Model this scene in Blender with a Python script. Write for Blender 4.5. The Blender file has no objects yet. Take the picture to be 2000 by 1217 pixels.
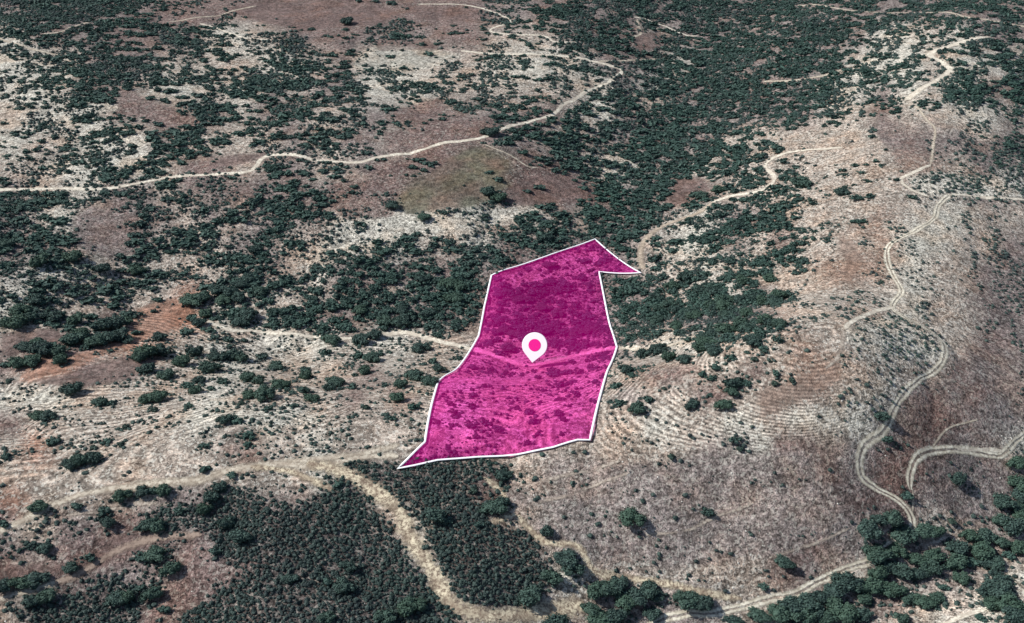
import bpy, math, random
import numpy as np
from mathutils import Vector
from mathutils.geometry import delaunay_2d_cdt
R = math.radians
rng = np.random.RandomState(7)
random.seed(7)
scene = bpy.context.scene
COL = scene.collection

# ------------------------------------------------------------------ camera
PITCH = R(34.0); CAMH = 320.0; F = 1990.0
sp, cp = math.sin(PITCH), math.cos(PITCH)
cam = bpy.data.objects.new('camera', bpy.data.cameras.new('camera'))
COL.objects.link(cam)
cam.location = (0, 0, CAMH)
cam.rotation_euler = (R(90) - PITCH, 0, 0)
cam.data.sensor_width = 36.0
cam.data.lens = 36.0 * F / 2000.0
cam.data.clip_start = 1.0
cam.data.clip_end = 20000.0
scene.camera = cam

def proj(x, y, z):
    dz = z - CAMH
    dep = np.maximum(y * cp - dz * sp, 1.0)
    return 1000 + F * x / dep, 608.5 - F * (y * sp + dz * cp) / dep

def flat(pts):
    """photo pixel -> plan position on the mean ground level"""
    out = []
    for px, py in pts:
        a = (px - 1000) / F; b = (608.5 - py) / F
        d = (a, cp + b * sp, -sp + b * cp)
        t = CAMH / -d[2]
        out.append((d[0] * t, d[1] * t))
    return out

# ------------------------------------------------------------------ noise
TAB = rng.rand(512, 512)
def vnoise(x, y, s=0):
    x = x + s * 17.31; y = y + s * 9.73
    xi = np.floor(x).astype(int); yi = np.floor(y).astype(int)
    fx = x - xi; fy = y - yi
    fx = fx * fx * (3 - 2 * fx); fy = fy * fy * (3 - 2 * fy)
    a = TAB[xi & 511, yi & 511]; b = TAB[(xi + 1) & 511, yi & 511]
    c = TAB[xi & 511, (yi + 1) & 511]; d = TAB[(xi + 1) & 511, (yi + 1) & 511]
    return (a * (1 - fx) + b * fx) * (1 - fy) + (c * (1 - fx) + d * fx) * fy
def fbm(x, y, s=0, o=4):
    v = 0; A = 1; T = 0
    for i in range(o):
        v = v + A * vnoise(x * 2 ** i, y * 2 ** i, s + i * 3); T += A; A *= .5
    return v / T
def sstep(a, b, x):
    t = np.clip((x - a) / (b - a), 0, 1); return t * t * (3 - 2 * t)

def polydist(x, y, line):
    d = np.full(np.shape(x), 1e9)
    for (x0, y0), (x1, y1) in zip(line[:-1], line[1:]):
        dx, dy = x1 - x0, y1 - y0
        t = np.clip(((x - x0) * dx + (y - y0) * dy) / (dx * dx + dy * dy + 1e-9), 0, 1)
        d = np.minimum(d, np.hypot(x - x0 - t * dx, y - y0 - t * dy))
    return d

# ------------------------------------------------------------------ terrain
RELIEF = [  # line in the photo, height, half width (m)
    ([(-300, 1120), (0, 1020), (200, 955), (400, 930), (620, 905), (900, 893), (1150, 862), (1350, 850), (1560, 800)], 17, 62),
    ([(2050, 40), (1900, 90), (1810, 300), (1760, 420), (1740, 560), (1740, 640), (1700, 720), (1560, 800)], 24, 80),
    ([(1450, -60), (1370, 60), (1300, 250), (1210, 400), (1120, 540), (1060, 620), (900, 590), (640, 600), (330, 560)], -20, 75),
    ([(2300, 930), (2000, 1010), (1750, 1110), (1500, 1215), (1200, 1290)], -15, 42),
    ([(100, 60), (200, 170), (330, 230), (620, 260), (900, 300)], 7, 70),
    ([(-200, 560), (60, 600), (200, 650)], 6, 60),
    ([(560, 1100), (640, 1260)], 5, 40),
]
RELIEF = [(flat(l), a, w) for l, a, w in RELIEF]
def height(x, y):
    wx = x + 24 * (fbm(x / 90, y / 90, 11) - .5); wy = y + 24 * (fbm(x / 90, y / 90, 23) - .5)
    h = 0
    for l, a, w in RELIEF:
        d = polydist(wx, wy, l)
        h = h + a * np.exp(-(d / w) ** 2)
    h = h + 13 * (fbm(x / 170, y / 170, 5, 3) - .5) + 2.9 * (fbm(x / 55, y / 48, 8, 3) - .5)
    rid = 1 - np.abs(2 * fbm(x / 75, y / 75, 15, 3) - 1) * 1.6
    h = h - 1.8 * np.maximum(rid, 0) ** 3
    far = sstep(1500, 4500, np.hypot(x, y))
    h = h + far * 160 * (fbm(x / 1500, y / 1500, 31) - .35)
    # faint old terraces cut along the contour
    q = h / 1.7 + .8 * fbm(x / 30, y / 30, 61, 2)
    fr = q - np.floor(q)
    h = h + .42 * (sstep(.1, .9, fr) - fr)
    return h

STEP = 1.5
core_x = np.arange(-780, 780.1, STEP); core_y = np.arange(150, 1380.1, STEP)
grow = np.cumsum(3 * 1.42 ** np.arange(18)); grow = grow * 7000 / grow[-1]
XS = np.concatenate([core_x[0] - grow[::-1], core_x, core_x[-1] + grow])
YS = np.concatenate([core_y[0] - grow[::-1], core_y, core_y[-1] + grow])
GX, GY = np.meshgrid(XS, YS)
GZ = height(GX, GY)

def zat(x, y):
    x = np.atleast_1d(np.asarray(x, float)); y = np.atleast_1d(np.asarray(y, float))
    i = np.clip(np.searchsorted(XS, x) - 1, 0, len(XS) - 2); j = np.clip(np.searchsorted(YS, y) - 1, 0, len(YS) - 2)
    fx = (x - XS[i]) / (XS[i + 1] - XS[i]); fy = (y - YS[j]) / (YS[j + 1] - YS[j])
    return (GZ[j, i] * (1 - fx) + GZ[j, i + 1] * fx) * (1 - fy) + (GZ[j + 1, i] * (1 - fx) + GZ[j + 1, i + 1] * fx) * fy

def ground(pts, lift=0.0):
    """where the line of sight through photo pixels meets the terrain (plus lift)"""
    p = np.asarray(pts, float)
    a = (p[:, 0] - 1000) / F; b = (608.5 - p[:, 1]) / F
    dx, dy, dz = a, cp + b * sp, -sp + b * cp
    t = np.full(len(p), 300.0); done = np.zeros(len(p), bool); tp = t.copy()
    for k in range(900):
        s = ~done
        if not s.any(): break
        z = CAMH + dz[s] * t[s]
        hit = z <= zat(dx[s] * t[s], dy[s] * t[s]) + lift
        idx = np.where(s)[0]
        done[idx[hit]] = True
        go = idx[~hit]; tp[go] = t[go]; t[go] += 2.0
    lo, hi = tp, t
    for k in range(12):
        m = (lo + hi) / 2
        below = CAMH + dz * m <= zat(dx * m, dy * m) + lift
        hi = np.where(below, m, hi); lo = np.where(below, lo, m)
    return np.stack([dx * hi, dy * hi, CAMH + dz * hi], 1)

# ------------------------------------------------------------------ survey of the land cover (50 px cells of the photo)
TREES = """
7888775331 0000011134 5556666766 8767655577
6776755663 4423565335 4676566777 7776444555
3468864554 5556223445 4456678877 7765552566
4577655655 6555555433 5435656887 6665534766
3346434454 5655323236 6447777777 6543223233
3333555545 4546533134 6566578755 5532000023
3334544431 3331223101 1575578766 4320000013
6443424222 5665331102 1237775466 6541000000
6531143444 6652121223 5637884345 5521000000
5541155466 6634236534 7756754545 6410000000
2344564244 4566777575 3334653344 5410000000
3445532356 5566677677 6665776666 4000000000
2323312345 6565566677 6657777666 2000000000
1211111122 2112111133 4444232422 0000000000
1101112222 1111111110 1222111101 0000000000
0101010111 1101111111 1111111101 0000000000
0000000111 0001110111 1111100000 0000000000
0000000000 0000000111 1100000000 0000000000
0000000000 0000000000 0000000000 0000000000
0000000000 0000000000 0000000000 0000000001
0000000000 0000000000 0000000000 0000000002
0000000100 0000000000 0000000000 0000222222
0000000000 0000000000 1000000000 0002211001
0100000000 0001100000 1001110001 3320000110
0100000000 0011100000 1012110012 3210100120
"""
SOIL = """
mmmmmmbbbb bbbbbbbbbm mbmmmmmmmm mmmmmmmmmm
pmmmbbmmpp smbbmmmbbs ssmmbsmmmm mmmmppspmm
pppmmmssss ppsmppsssp pppmmmpmmm mmmpppsppp
ppsmmsppsp msmmpppsss ssspmpmmmm mmppmpspmm
spppbbbmms mmssmmbbmm mbspmmmmmm mmssbsspps
psspppmsss smsmmsbbbm mssmmmmmss ssssmbmmsm
ssppppsbbs mmssmbbbgg bbmppmmpms smsoooosmp
msspmmsmmb mbmmbbgggb bbbmmmbbss sssossssmm
mspbbmmsms mmbpppppps psmmmmspmm ssooosppss
mmmbbbsssm msspppsspm mmmmmsppms bsssoppssm
mpppssssss mspmmmmbmm bbsmmsspss ssooopssmm
ppsssssoss sssmmsmmmm mmmmmmsspm ssssspssmm
psssbsoops ssmmmmmmmm mmmmmmmmmm osssspssmm
sbbmoossps pppsppssss smmmmppsss sosspppsbm
boobsssspp ssssbssssm sssssbbssb sosssssbmm
pppsssssps sssbsbssps ssssmssbbs oosspmbmbm
bsssssspps pssssssppp ssssspssps spppmmbbmm
sosssssssb sspsssssss sssssssmmp bbmmbbbmmp
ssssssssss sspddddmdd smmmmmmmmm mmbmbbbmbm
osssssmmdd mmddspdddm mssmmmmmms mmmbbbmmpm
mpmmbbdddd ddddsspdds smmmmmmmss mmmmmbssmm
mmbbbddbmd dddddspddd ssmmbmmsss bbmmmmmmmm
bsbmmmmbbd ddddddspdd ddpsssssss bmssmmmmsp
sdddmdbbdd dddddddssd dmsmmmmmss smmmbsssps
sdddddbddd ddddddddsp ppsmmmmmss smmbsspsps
"""
def rows(t): return [r.replace(' ', '') for r in t.strip().split('\n')]
TG = np.array([[int(c) for c in r] for r in rows(TREES)], float)
SG = [list(r) for r in rows(SOIL)]
for j in range(14, 25):
    for i in range(20, 40):
        if SG[j][i] == 'm': SG[j][i] = 'n'
for j in range(25):
    for i in range(20, 40):
        if SG[j][i] == 'o': SG[j][i] = 't'
# palette: base colour, bush density
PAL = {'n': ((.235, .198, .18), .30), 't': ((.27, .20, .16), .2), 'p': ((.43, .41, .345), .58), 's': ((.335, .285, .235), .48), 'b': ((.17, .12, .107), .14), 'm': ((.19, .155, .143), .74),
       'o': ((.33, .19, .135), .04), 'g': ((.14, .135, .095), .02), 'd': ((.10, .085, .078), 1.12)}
CG = np.array([[PAL[c][0] for c in r] for r in SG]); BG = np.array([[PAL[c][1] for c in r] for r in SG])

def bil(G, px, py, cell=50.0):
    u = np.clip(px / cell - .5, 0, G.shape[1] - 1.001); v = np.clip(py / cell - .5, 0, G.shape[0] - 1.001)
    i = u.astype(int); j = v.astype(int); fx = u - i; fy = v - j
    if G.ndim == 3: fx = fx[..., None]; fy = fy[..., None]
    return (G[j, i] * (1 - fx) + G[j, i + 1] * fx) * (1 - fy) + (G[j + 1, i] * (1 - fx) + G[j + 1, i + 1] * fx) * fy

def inpoly(px, py, poly):
    ins = np.zeros(np.shape(px), bool); n = len(poly)
    for k in range(n):
        x0, y0 = poly[k]; x1, y1 = poly[(k + 1) % n]
        if y0 == y1: continue
        c = ((y0 > py) != (y1 > py)) & (px < (x1 - x0) * (py - y0) / (y1 - y0) + x0)
        ins ^= c
    return ins

# clearings and fields: outline in the photo, soil, bush density, tree cover, smoothness
PATCH = [
    ([(440, 18), (560, -10), (700, -10), (790, 30), (740, 47), (600, 58), (520, 44)], 'b', 0, 0),
    ([(800, 12), (930, 17), (960, 30), (900, 45), (820, 37)], 'b', 0, 0),
    ([(300, 22), (440, 15), (440, 45), (300, 48)], 'b', .2, 1),
    ([(685, 130), (720, 95), (760, 84), (850, 97), (905, 110), (840, 130), (730, 137)], 'p', .05, 0),
    ([(735, 78), (830, 80), (860, 95), (740, 97)], 'b', .05, 0),
    ([(770, 215), (860, 190), (870, 210), (830, 240), (760, 238)], 'b', .1, 0),
    ([(235, 168), (270, 185), (390, 235), (385, 246), (320, 246), (240, 210)], 'b', .1, .5),
    ([(160, 205), (220, 202), (230, 216), (165, 220)], 'p', .1, 0),
    ([(403, 329), (440, 307), (520, 298), (500, 312), (470, 322)], 'b', 0, 0),
    ([(830, 350), (880, 305), (930, 288), (1000, 312), (970, 340), (900, 362)], 'g', 0, 0),
    ([(780, 380), (835, 352), (900, 362), (970, 342), (1000, 360), (930, 402), (800, 417), (770, 405)], 'g', 0, .2),
    ([(720, 320), (800, 312), (810, 335), (740, 340)], 'b', .1, 0),
    ([(640, 360), (760, 350), (780, 375), (760, 420), (680, 430), (640, 400)], 'b', .35, 1.5),
    ([(990, 372), (1040, 345), (1120, 343), (1168, 370), (1165, 392), (1060, 402), (985, 398)], 'b', .03, 0),
    ([(1318, 352), (1370, 345), (1385, 370), (1322, 377)], 'b', 0, 0), ([(1300, 378), (1345, 375), (1350, 397), (1305, 399)], 'b', 0, 0),
    ([(1120, 405), (1145, 400), (1150, 450), (1125, 455)], 's', 0, 0),
    ([(1240, 68), (1290, 65), (1305, 92), (1243, 102)], 'b', 0, 0),
    ([(145, 425), (180, 405), (245, 420), (240, 470), (268, 492), (228, 507), (150, 480)], 'm', .12, .3),
    ([(820, 250), (960, 225), (985, 262), (880, 275), (760, 300), (750, 260)], 'b', .12, .6),
    ([(262, 612), (300, 592), (350, 583), (382, 612), (345, 640), (285, 662), (246, 672)], 'o', 0, 0),
    ([(150, 690), (200, 682), (245, 675), (180, 705), (115, 730), (50, 747), (36, 737), (100, 715)], 'o', 0, 0),
    ([(0, 650), (110, 640), (130, 665), (40, 690), (0, 700)], 'b', .02, 0),
    ([(60, 745), (120, 735), (260, 690), (330, 690), (260, 740), (150, 760)], 'b', .04, 0),
    ([(1000, 815), (1000, 815), (1000, 815)], 's', 0, 0),
    ([(420, 800), (560, 790), (640, 815), (600, 835), (450, 825)], 'p', .55, 1),
    ([(630, 470), (700, 455), (800, 425), (930, 415), (1000, 405), (1060, 405), (960, 440), (820, 455), (700, 490), (620, 500)], 'p', .35, 1),
    ([(1770, 345), (1830, 338), (2010, 352), (2010, 390), (1880, 382), (1800, 378)], 'p', .8, .5),
    ([(1880, 280), (2010, 270), (2010, 335), (1900, 320)], 'm', .9, 2),
    ([(1500, 260), (1700, 250), (1760, 330), (1700, 420), (1600, 470), (1560, 430), (1560, 330)], 's', .22, 1),
    ([(1650, 640), (1750, 612), (1830, 660), (1835, 700), (1740, 690), (1660, 670)], 'p', .42, 0),
    ([(1480, 770), (1600, 720), (1640, 700), (1640, 740), (1560, 790), (1490, 820)], 't', .03, 0),
    ([(1640, 460), (1670, 470), (1690, 510), (1660, 560), (1655, 530)], 't', .03, 0),
    ([(190, 1075), (235, 1045), (330, 1048), (400, 1042), (390, 1053), (290, 1060), (200, 1105), (100, 1130), (60, 1132)], 'b', .03, 0),
    ([(-20, 1115), (80, 1100), (150, 1108), (60, 1130), (-20, 1145)], 'b', .05, 0),
    ([(310, 1160), (400, 1130), (500, 1090), (560, 1070), (505, 1122), (380, 1180)], 'b', .25, 0),
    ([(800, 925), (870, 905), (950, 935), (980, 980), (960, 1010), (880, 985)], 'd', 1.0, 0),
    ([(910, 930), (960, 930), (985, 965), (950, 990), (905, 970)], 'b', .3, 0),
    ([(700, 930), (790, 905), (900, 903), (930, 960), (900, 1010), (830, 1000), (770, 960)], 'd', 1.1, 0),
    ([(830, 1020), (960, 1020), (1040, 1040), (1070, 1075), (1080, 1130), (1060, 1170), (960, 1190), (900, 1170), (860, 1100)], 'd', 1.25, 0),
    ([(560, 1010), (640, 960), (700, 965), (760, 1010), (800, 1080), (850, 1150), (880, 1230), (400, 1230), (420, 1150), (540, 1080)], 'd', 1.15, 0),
    ([(1820, 890), (1900, 895), (1980, 930), (1960, 1020), (1880, 1020), (1800, 960)], 'm', .25, 0),
    ([(1040, 975), (1200, 910), (1400, 890), (1600, 880), (1640, 1000), (1560, 1080), (1300, 1110), (1180, 1060)], 'n', .2, 0),
    ([(975, 545), (1150, 480), (1190, 505), (1160, 528), (1060, 548), (985, 562)], 's', .3, 1),
]

GPX, GPY = proj(GX, GY, GZ)
def warped(px, py, x, y, k=1.0):
    n1 = fbm(x / 17, y / 17, 41, 4) - .5; n2 = fbm(x / 17, y / 17, 77, 4) - .5
    sc = F / np.maximum(np.hypot(x, y) * 1.15, 200)          # photo pixels per metre
    return px + n1 * 15 * sc * k, py + n2 * 8 * sc * k
def cover(x, y, z, jit=0.0):
    """soil colour, bush density, tree density at world points"""
    px, py = proj(x, y, z)
    a, b = warped(px, py, x, y)
    c = bil(CG, a, b); s = bil(BG, a, b); t = bil(TG, a, b)
    inside_hill = ((py > 690) & ((py < 950) | (px > 1000))) | ((px > 1560) & (py > 230))
    s = np.where(inside_hill & (s < .8), s * np.where((px < 900) & (py < 900), .9, .62), s)
    if jit: a0 = px + rng.randn(*np.shape(px)) * jit; b0 = py + rng.randn(*np.shape(px)) * jit * .6
    else: a0, b0 = px, py
    fld = sstep(.35, .62, fbm(x / 16, y / 16, 141, 3))[..., None]
    for q in range(3):
        a, b = warped(a0 + (4, -4, 0)[q], b0 + (0, 2, -3)[q], x, y, (.35, .5, .2)[q])
        for poly, k, sd, td in PATCH:
            P_ = np.array(poly); near = (a > P_[:, 0].min()) & (a < P_[:, 0].max()) & (b > P_[:, 1].min()) & (b < P_[:, 1].max())
            if not near.any(): continue
            w_ = np.where(near); m = inpoly(a[w_], b[w_], poly); w_ = tuple(v[m] for v in w_)
            tc = np.array(PAL[k][0])
            if k == 'g': tc = tc * fld[w_] + np.array((.185, .14, .11)) * (1 - fld[w_])
            f_ = (.34, .5, 1.0)[q] if q < 2 else .55
            c[w_] = c[w_] * (1 - f_) + tc * f_
            if q == 0: s[w_] = sd; t[w_] = td
    return c, s, t, px, py

# ------------------------------------------------------------------ materials
def newmat(name):
    m = bpy.data.materials.new(name); m.use_nodes = True
    nt = m.node_tree; nt.nodes.clear()
    return m, nt, nt.nodes, nt.links
def N(nt, typ, **kw):
    n = nt.nodes.new(typ)
    for k, v in kw.items():
        if k in n.inputs: n.inputs[k].default_value = v
        else: setattr(n, k, v)
    return n
def noise(nt, vec, scale, detail=3.0, rough=.6, dist=0.0):
    n = N(nt, 'ShaderNodeTexNoise'); n.inputs['Scale'].default_value = scale
    n.inputs['Detail'].default_value = detail; n.inputs['Roughness'].default_value = rough; n.inputs['Distortion'].default_value = dist
    nt.links.new(vec, n.inputs['Vector']); return n.outputs['Fac']
def maprange(nt, v, a, b, c, d):
    n = N(nt, 'ShaderNodeMapRange'); n.clamp = True
    nt.links.new(v, n.inputs[0])
    for i, q in enumerate((a, b, c, d)): n.inputs[i + 1].default_value = q
    return n.outputs[0]
def math_(nt, op, a, b=None, c=None):
    n = N(nt, 'ShaderNodeMath', operation=op)
    for i, q in enumerate((a, b, c)):
        if q is None: continue
        if isinstance(q, (int, float)): n.inputs[i].default_value = q
        else: nt.links.new(q, n.inputs[i])
    return n.outputs[0]
def mixc(nt, fac, a, b, typ='MIX'):
    n = N(nt, 'ShaderNodeMix', data_type='RGBA', blend_type=typ)
    for s, q in ((0, fac), (6, a), (7, b)):
        if isinstance(q, (int, float)): n.inputs[s].default_value = q
        elif isinstance(q, tuple): n.inputs[s].default_value = (*q, 1)
        else: nt.links.new(q, n.inputs[s])
    return n.outputs[2]
def attr(nt, name, out='Fac'):
    n = N(nt, 'ShaderNodeAttribute', attribute_name=name); return n.outputs[out]

def mat_ground():
    m, nt, ns, L = newmat('dry_hillside')
    geo = N(nt, 'ShaderNodeNewGeometry'); P = geo.outputs['Position']
    base = attr(nt, 'soil', 'Color'); rough = attr(nt, 'rough')
    n1 = noise(nt, P, .045, 5, .65)      # wide patches
    n2 = noise(nt, P, .28, 4, .7)        # clumps of grass
    n3 = noise(nt, P, .75, 3, .75)       # tufts and stones
    n4 = noise(nt, P, 1.7, 2, .6)
    f = math_(nt, 'MULTIPLY', maprange(nt, n1, .3, .7, .78, 1.22), maprange(nt, n2, .40, .60, .62, 1.36))
    f2 = math_(nt, 'MULTIPLY', maprange(nt, n3, .40, .60, .42, 1.62), maprange(nt, n4, .38, .62, .6, 1.42))
    f2 = math_(nt, 'POWER', f2, rough)
    f = math_(nt, 'MULTIPLY', f, f2)
    # terrace lines along the contours
    sx = N(nt, 'ShaderNodeSeparateXYZ'); L.new(P, sx.inputs[0])
    tz = math_(nt, 'MULTIPLY_ADD', noise(nt, P, .03, 2, .5), 1.5, math_(nt, 'MULTIPLY', sx.outputs[2], 1.45))
    w = math_(nt, 'SINE', math_(nt, 'MULTIPLY', tz, 6.283))
    ter = math_(nt, 'MULTIPLY', attr(nt, 'terrace'), maprange(nt, noise(nt, P, .03, 3, .6), .30, .44, .35, 1))
    f = math_(nt, 'POWER', f, math_(nt, 'MULTIPLY_ADD', ter, -.5, 1.0))
    dl = math_(nt, 'MULTIPLY', maprange(nt, w, -.3, -.95, 0, .48), ter)
    f = math_(nt, 'MULTIPLY', f, math_(nt, 'SUBTRACT', 1.0, dl))
    wl = math_(nt, 'MULTIPLY', maprange(nt, w, .2, .95, 0, 1), ter)
    wl = math_(nt, 'MULTIPLY', wl, maprange(nt, noise(nt, P, .06, 3, .6), .34, .54, .1, 1))
    f = math_(nt, 'MULTIPLY', f, math_(nt, 'MULTIPLY_ADD', wl, .7, .86))
    # small dark tussocks
    dk = maprange(nt, noise(nt, P, .42, 3, .65, .4), .38, .45, .5, 1)
    f = math_(nt, 'MULTIPLY', f, math_(nt, 'POWER', dk, rough))
    comb = N(nt, 'ShaderNodeCombineColor'); 
    for i in range(3): L.new(f, comb.inputs[i])
    col = mixc(nt, 1.0, base, comb.outputs[0], 'MULTIPLY')
    # pale stones / bleached grass and rusty stubble
    st = maprange(nt, noise(nt, P, .5, 3, .7, .6), .53, .60, 0, 1)
    st = math_(nt, 'MULTIPLY', st, math_(nt, 'MULTIPLY', attr(nt, 'stone'), .75))
    col = mixc(nt, st, col, (.66, .635, .55))
    ru = maprange(nt, noise(nt, P, .032, 6, .68), .48, .62, 0, .62)
    col = mixc(nt, ru, col, mixc(nt, 1.0, col, (1.0, .83, .72), 'MULTIPLY'))
    br = maprange(nt, noise(nt, P, .05, 5, .66, .5), .50, .60, 0, .65)
    col = mixc(nt, br, col, mixc(nt, 1.0, col, (1.28, 1.24, 1.22), 'MULTIPLY'))
    bs = N(nt, 'ShaderNodeBsdfPrincipled'); bs.inputs['Roughness'].default_value = .95
    bs.inputs['Specular IOR Level'].default_value = .15
    L.new(col, bs.inputs['Base Color'])
    bu = N(nt, 'ShaderNodeBump'); bu.inputs['Strength'].default_value = .9; bu.inputs['Distance'].default_value = .9
    hsum = math_(nt, 'MULTIPLY_ADD', n3, .8, n2); L.new(hsum, bu.inputs['Height'])
    L.new(bu.outputs[0], bs.inputs['Normal'])
    o = N(nt, 'ShaderNodeOutputMaterial'); L.new(bs.outputs[0], o.inputs[0])
    return m

def mat_track(name, c1, c2, rut=0.0, edge=.35, worn=.5):
    """edge: how far the ragged margin reaches in; rut: grass strip between two wheel marks"""
    m, nt, ns, L = newmat(name)
    P = N(nt, 'ShaderNodeNewGeometry').outputs['Position']
    u = attr(nt, 'across')
    n = noise(nt, P, .7, 4, .75); n2 = noise(nt, P, .16, 3, .6)
    col = mixc(nt, maprange(nt, n, .42, .56, 0, 1), c2, c1)
    col = mixc(nt, maprange(nt, n2, .44, .60, 0, .7), col, c2)
    au = math_(nt, 'ABSOLUTE', u)
    a = math_(nt, 'ADD', math_(nt, 'SUBTRACT', 1.0, au), math_(nt, 'MULTIPLY', math_(nt, 'SUBTRACT', n, .5), 2.2 * worn))
    alpha = maprange(nt, a, .02, edge, 0, 1)
    alpha = math_(nt, 'MULTIPLY', alpha, maprange(nt, noise(nt, P, .12, 3, .65), .5 - .5 * (1 - worn) - .12, .5, 1 - worn * .9, 1))
    if rut:
        mid = math_(nt, 'MULTIPLY_ADD', math_(nt, 'SUBTRACT', n, .5), .5, au)
        strip = maprange(nt, mid, .14, .30, rut, 0)
        alpha = math_(nt, 'MULTIPLY', alpha, math_(nt, 'SUBTRACT', 1.0, strip))
    bs = N(nt, 'ShaderNodeBsdfPrincipled'); bs.inputs['Roughness'].default_value = .95; bs.inputs['Specular IOR Level'].default_value = .15
    L.new(col, bs.inputs['Base Color']); L.new(alpha, bs.inputs['Alpha'])
    bu = N(nt, 'ShaderNodeBump'); bu.inputs['Strength'].default_value = .5; bu.inputs['Distance'].default_value = .3
    L.new(n, bu.inputs['Height']); L.new(bu.outputs[0], bs.inputs['Normal'])
    o = N(nt, 'ShaderNodeOutputMaterial'); L.new(bs.outputs[0], o.inputs[0])
    return m

def mat_leaf(name, dark, light, third, obj_random=False, nscale=.9):
    m, nt, ns, L = newmat(name)
    P = N(nt, 'ShaderNodeNewGeometry').outputs['Position']
    tone = attr(nt, 'tone')
    if obj_random:
        oi = N(nt, 'ShaderNodeObjectInfo').outputs['Random']
        tone = math_(nt, 'ADD', math_(nt, 'MULTIPLY', tone, .5), math_(nt, 'MULTIPLY', oi, .5))
        hue = oi
    else:
        hue = noise(nt, P, .018, 3, .6)
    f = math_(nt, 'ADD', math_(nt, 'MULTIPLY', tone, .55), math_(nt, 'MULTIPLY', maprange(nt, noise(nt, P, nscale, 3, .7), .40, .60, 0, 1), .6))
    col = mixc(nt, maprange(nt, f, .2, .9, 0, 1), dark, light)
    col = mixc(nt, maprange(nt, hue, .35, .75, 0, .6), col, third)
    bs = N(nt, 'ShaderNodeBsdfPrincipled'); bs.inputs['Roughness'].default_value = .75; bs.inputs['Specular IOR Level'].default_value = .25
    L.new(col, bs.inputs['Base Color'])
    o = N(nt, 'ShaderNodeOutputMaterial'); L.new(bs.outputs[0], o.inputs[0])
    return m
def mat_plain(name, c, rough=.8, var=.25, sc=3.0):
    m, nt, ns, L = newmat(name)
    P = N(nt, 'ShaderNodeNewGeometry').outputs['Position']
    col = mixc(nt, maprange(nt, noise(nt, P, sc), .3, .7, 0, 1), tuple(q * (1 - var) for q in c), tuple(min(1, q * (1 + var)) for q in c))
    bs = N(nt, 'ShaderNodeBsdfPrincipled'); bs.inputs['Roughness'].default_value = rough
    L.new(col, bs.inputs['Base Color'])
    o = N(nt, 'ShaderNodeOutputMaterial'); L.new(bs.outputs[0], o.inputs[0])
    return m

M_GROUND = mat_ground()
M_ROAD = mat_track('pale_dirt_road', (.76, .71, .58), (.46, .40, .32), .0, .5, .36)
M_RUT = mat_track('rutted_track', (.80, .75, .61), (.48, .43, .33), .85, .45, .26)
M_SOFT = mat_track('worn_track', (.60, .54, .43), (.36, .30, .23), .0, .8, .55)
M_TAN = mat_track('tan_track', (.50, .42, .32), (.32, .26, .20), .0, .8, .6)
M_FAINT = mat_track('faint_trail', (.50, .44, .36), (.33, .27, .22), .0, .9, .95)
M_BREAK = mat_track('straw_firebreak', (.72, .63, .45), (.24, .18, .13), .0, .8, .62)
M_BROWN = mat_track('brown_trail', (.36, .28, .22), (.27, .20, .16), .0, .8, .8)
M_LEAF = mat_leaf('evergreen_leaves', (.012, .026, .024), (.078, .132, .108), (.052, .096, .060), True)
M_LEAF_S = mat_leaf('distant_leaves', (.018, .031, .031), (.068, .120, .096), (.038, .088, .066))
M_SCRUB = mat_leaf('scrub_leaves', (.020, .029, .031), (.066, .094, .082), (.032, .074, .054), False, .5)
M_SHRUB = mat_leaf('shrub_leaves', (.024, .042, .036), (.066, .108, .080), (.048, .070, .058), True)
M_BARK = mat_plain('bark', (.10, .075, .055))
M_STONE = mat_plain('limestone', (.58, .56, .50), .9, .2, 1.0)

# ------------------------------------------------------------------ mesh helpers
def link(name, me, mat, parent=None):
    o = bpy.data.objects.new(name, me); COL.objects.link(o)
    if mat and not me.materials: me.materials.append(mat)
    if parent: o.parent = parent
    return o
def npmesh(name, V, Fc, tone=None, smooth=False):
    V = np.asarray(V, np.float32); Fc = np.asarray(Fc, np.int32)
    me = bpy.data.meshes.new(name); k = Fc.shape[1]
    me.vertices.add(len(V)); me.vertices.foreach_set('co', V.ravel())
    me.loops.add(Fc.size); me.loops.foreach_set('vertex_index', Fc.ravel())
    me.polygons.add(len(Fc)); me.polygons.foreach_set('loop_start', np.arange(0, Fc.size, k, dtype=np.int32))
    me.polygons.foreach_set('use_smooth', np.full(len(Fc), smooth, bool))
    me.update(calc_edges=True)
    if tone is not None:
        a = me.attributes.new('tone', 'FLOAT', 'POINT'); a.data.foreach_set('value', np.asarray(tone, np.float32))
    return me
def tag(o, label=None, cat=None, group=None, kind=None):
    for k, v in (('label', label), ('category', cat), ('group', group), ('kind', kind)):
        if v: o[k] = v
    return o

def ico(sub):
    import bmesh
    bm = bmesh.new(); bmesh.ops.create_icosphere(bm, subdivisions=sub, radius=1)
    V = np.array([v.co[:] for v in bm.verts]); Fc = np.array([[v.index for v in f.verts] for f in bm.faces]); bm.free()
    return V, Fc
ICO1, ICO2, ICO3 = ico(1), ico(2), ico(3)
def lump(V, rs, amp, freq=1.6):
    ph = rs.rand(4, 3) * 9; d = np.ones(len(V))
    for p in ph:
        w = rs.randn(3) * freq
        d += amp * np.sin(V @ w + p[0]) * .5
    return V * d[:, None]

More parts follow.
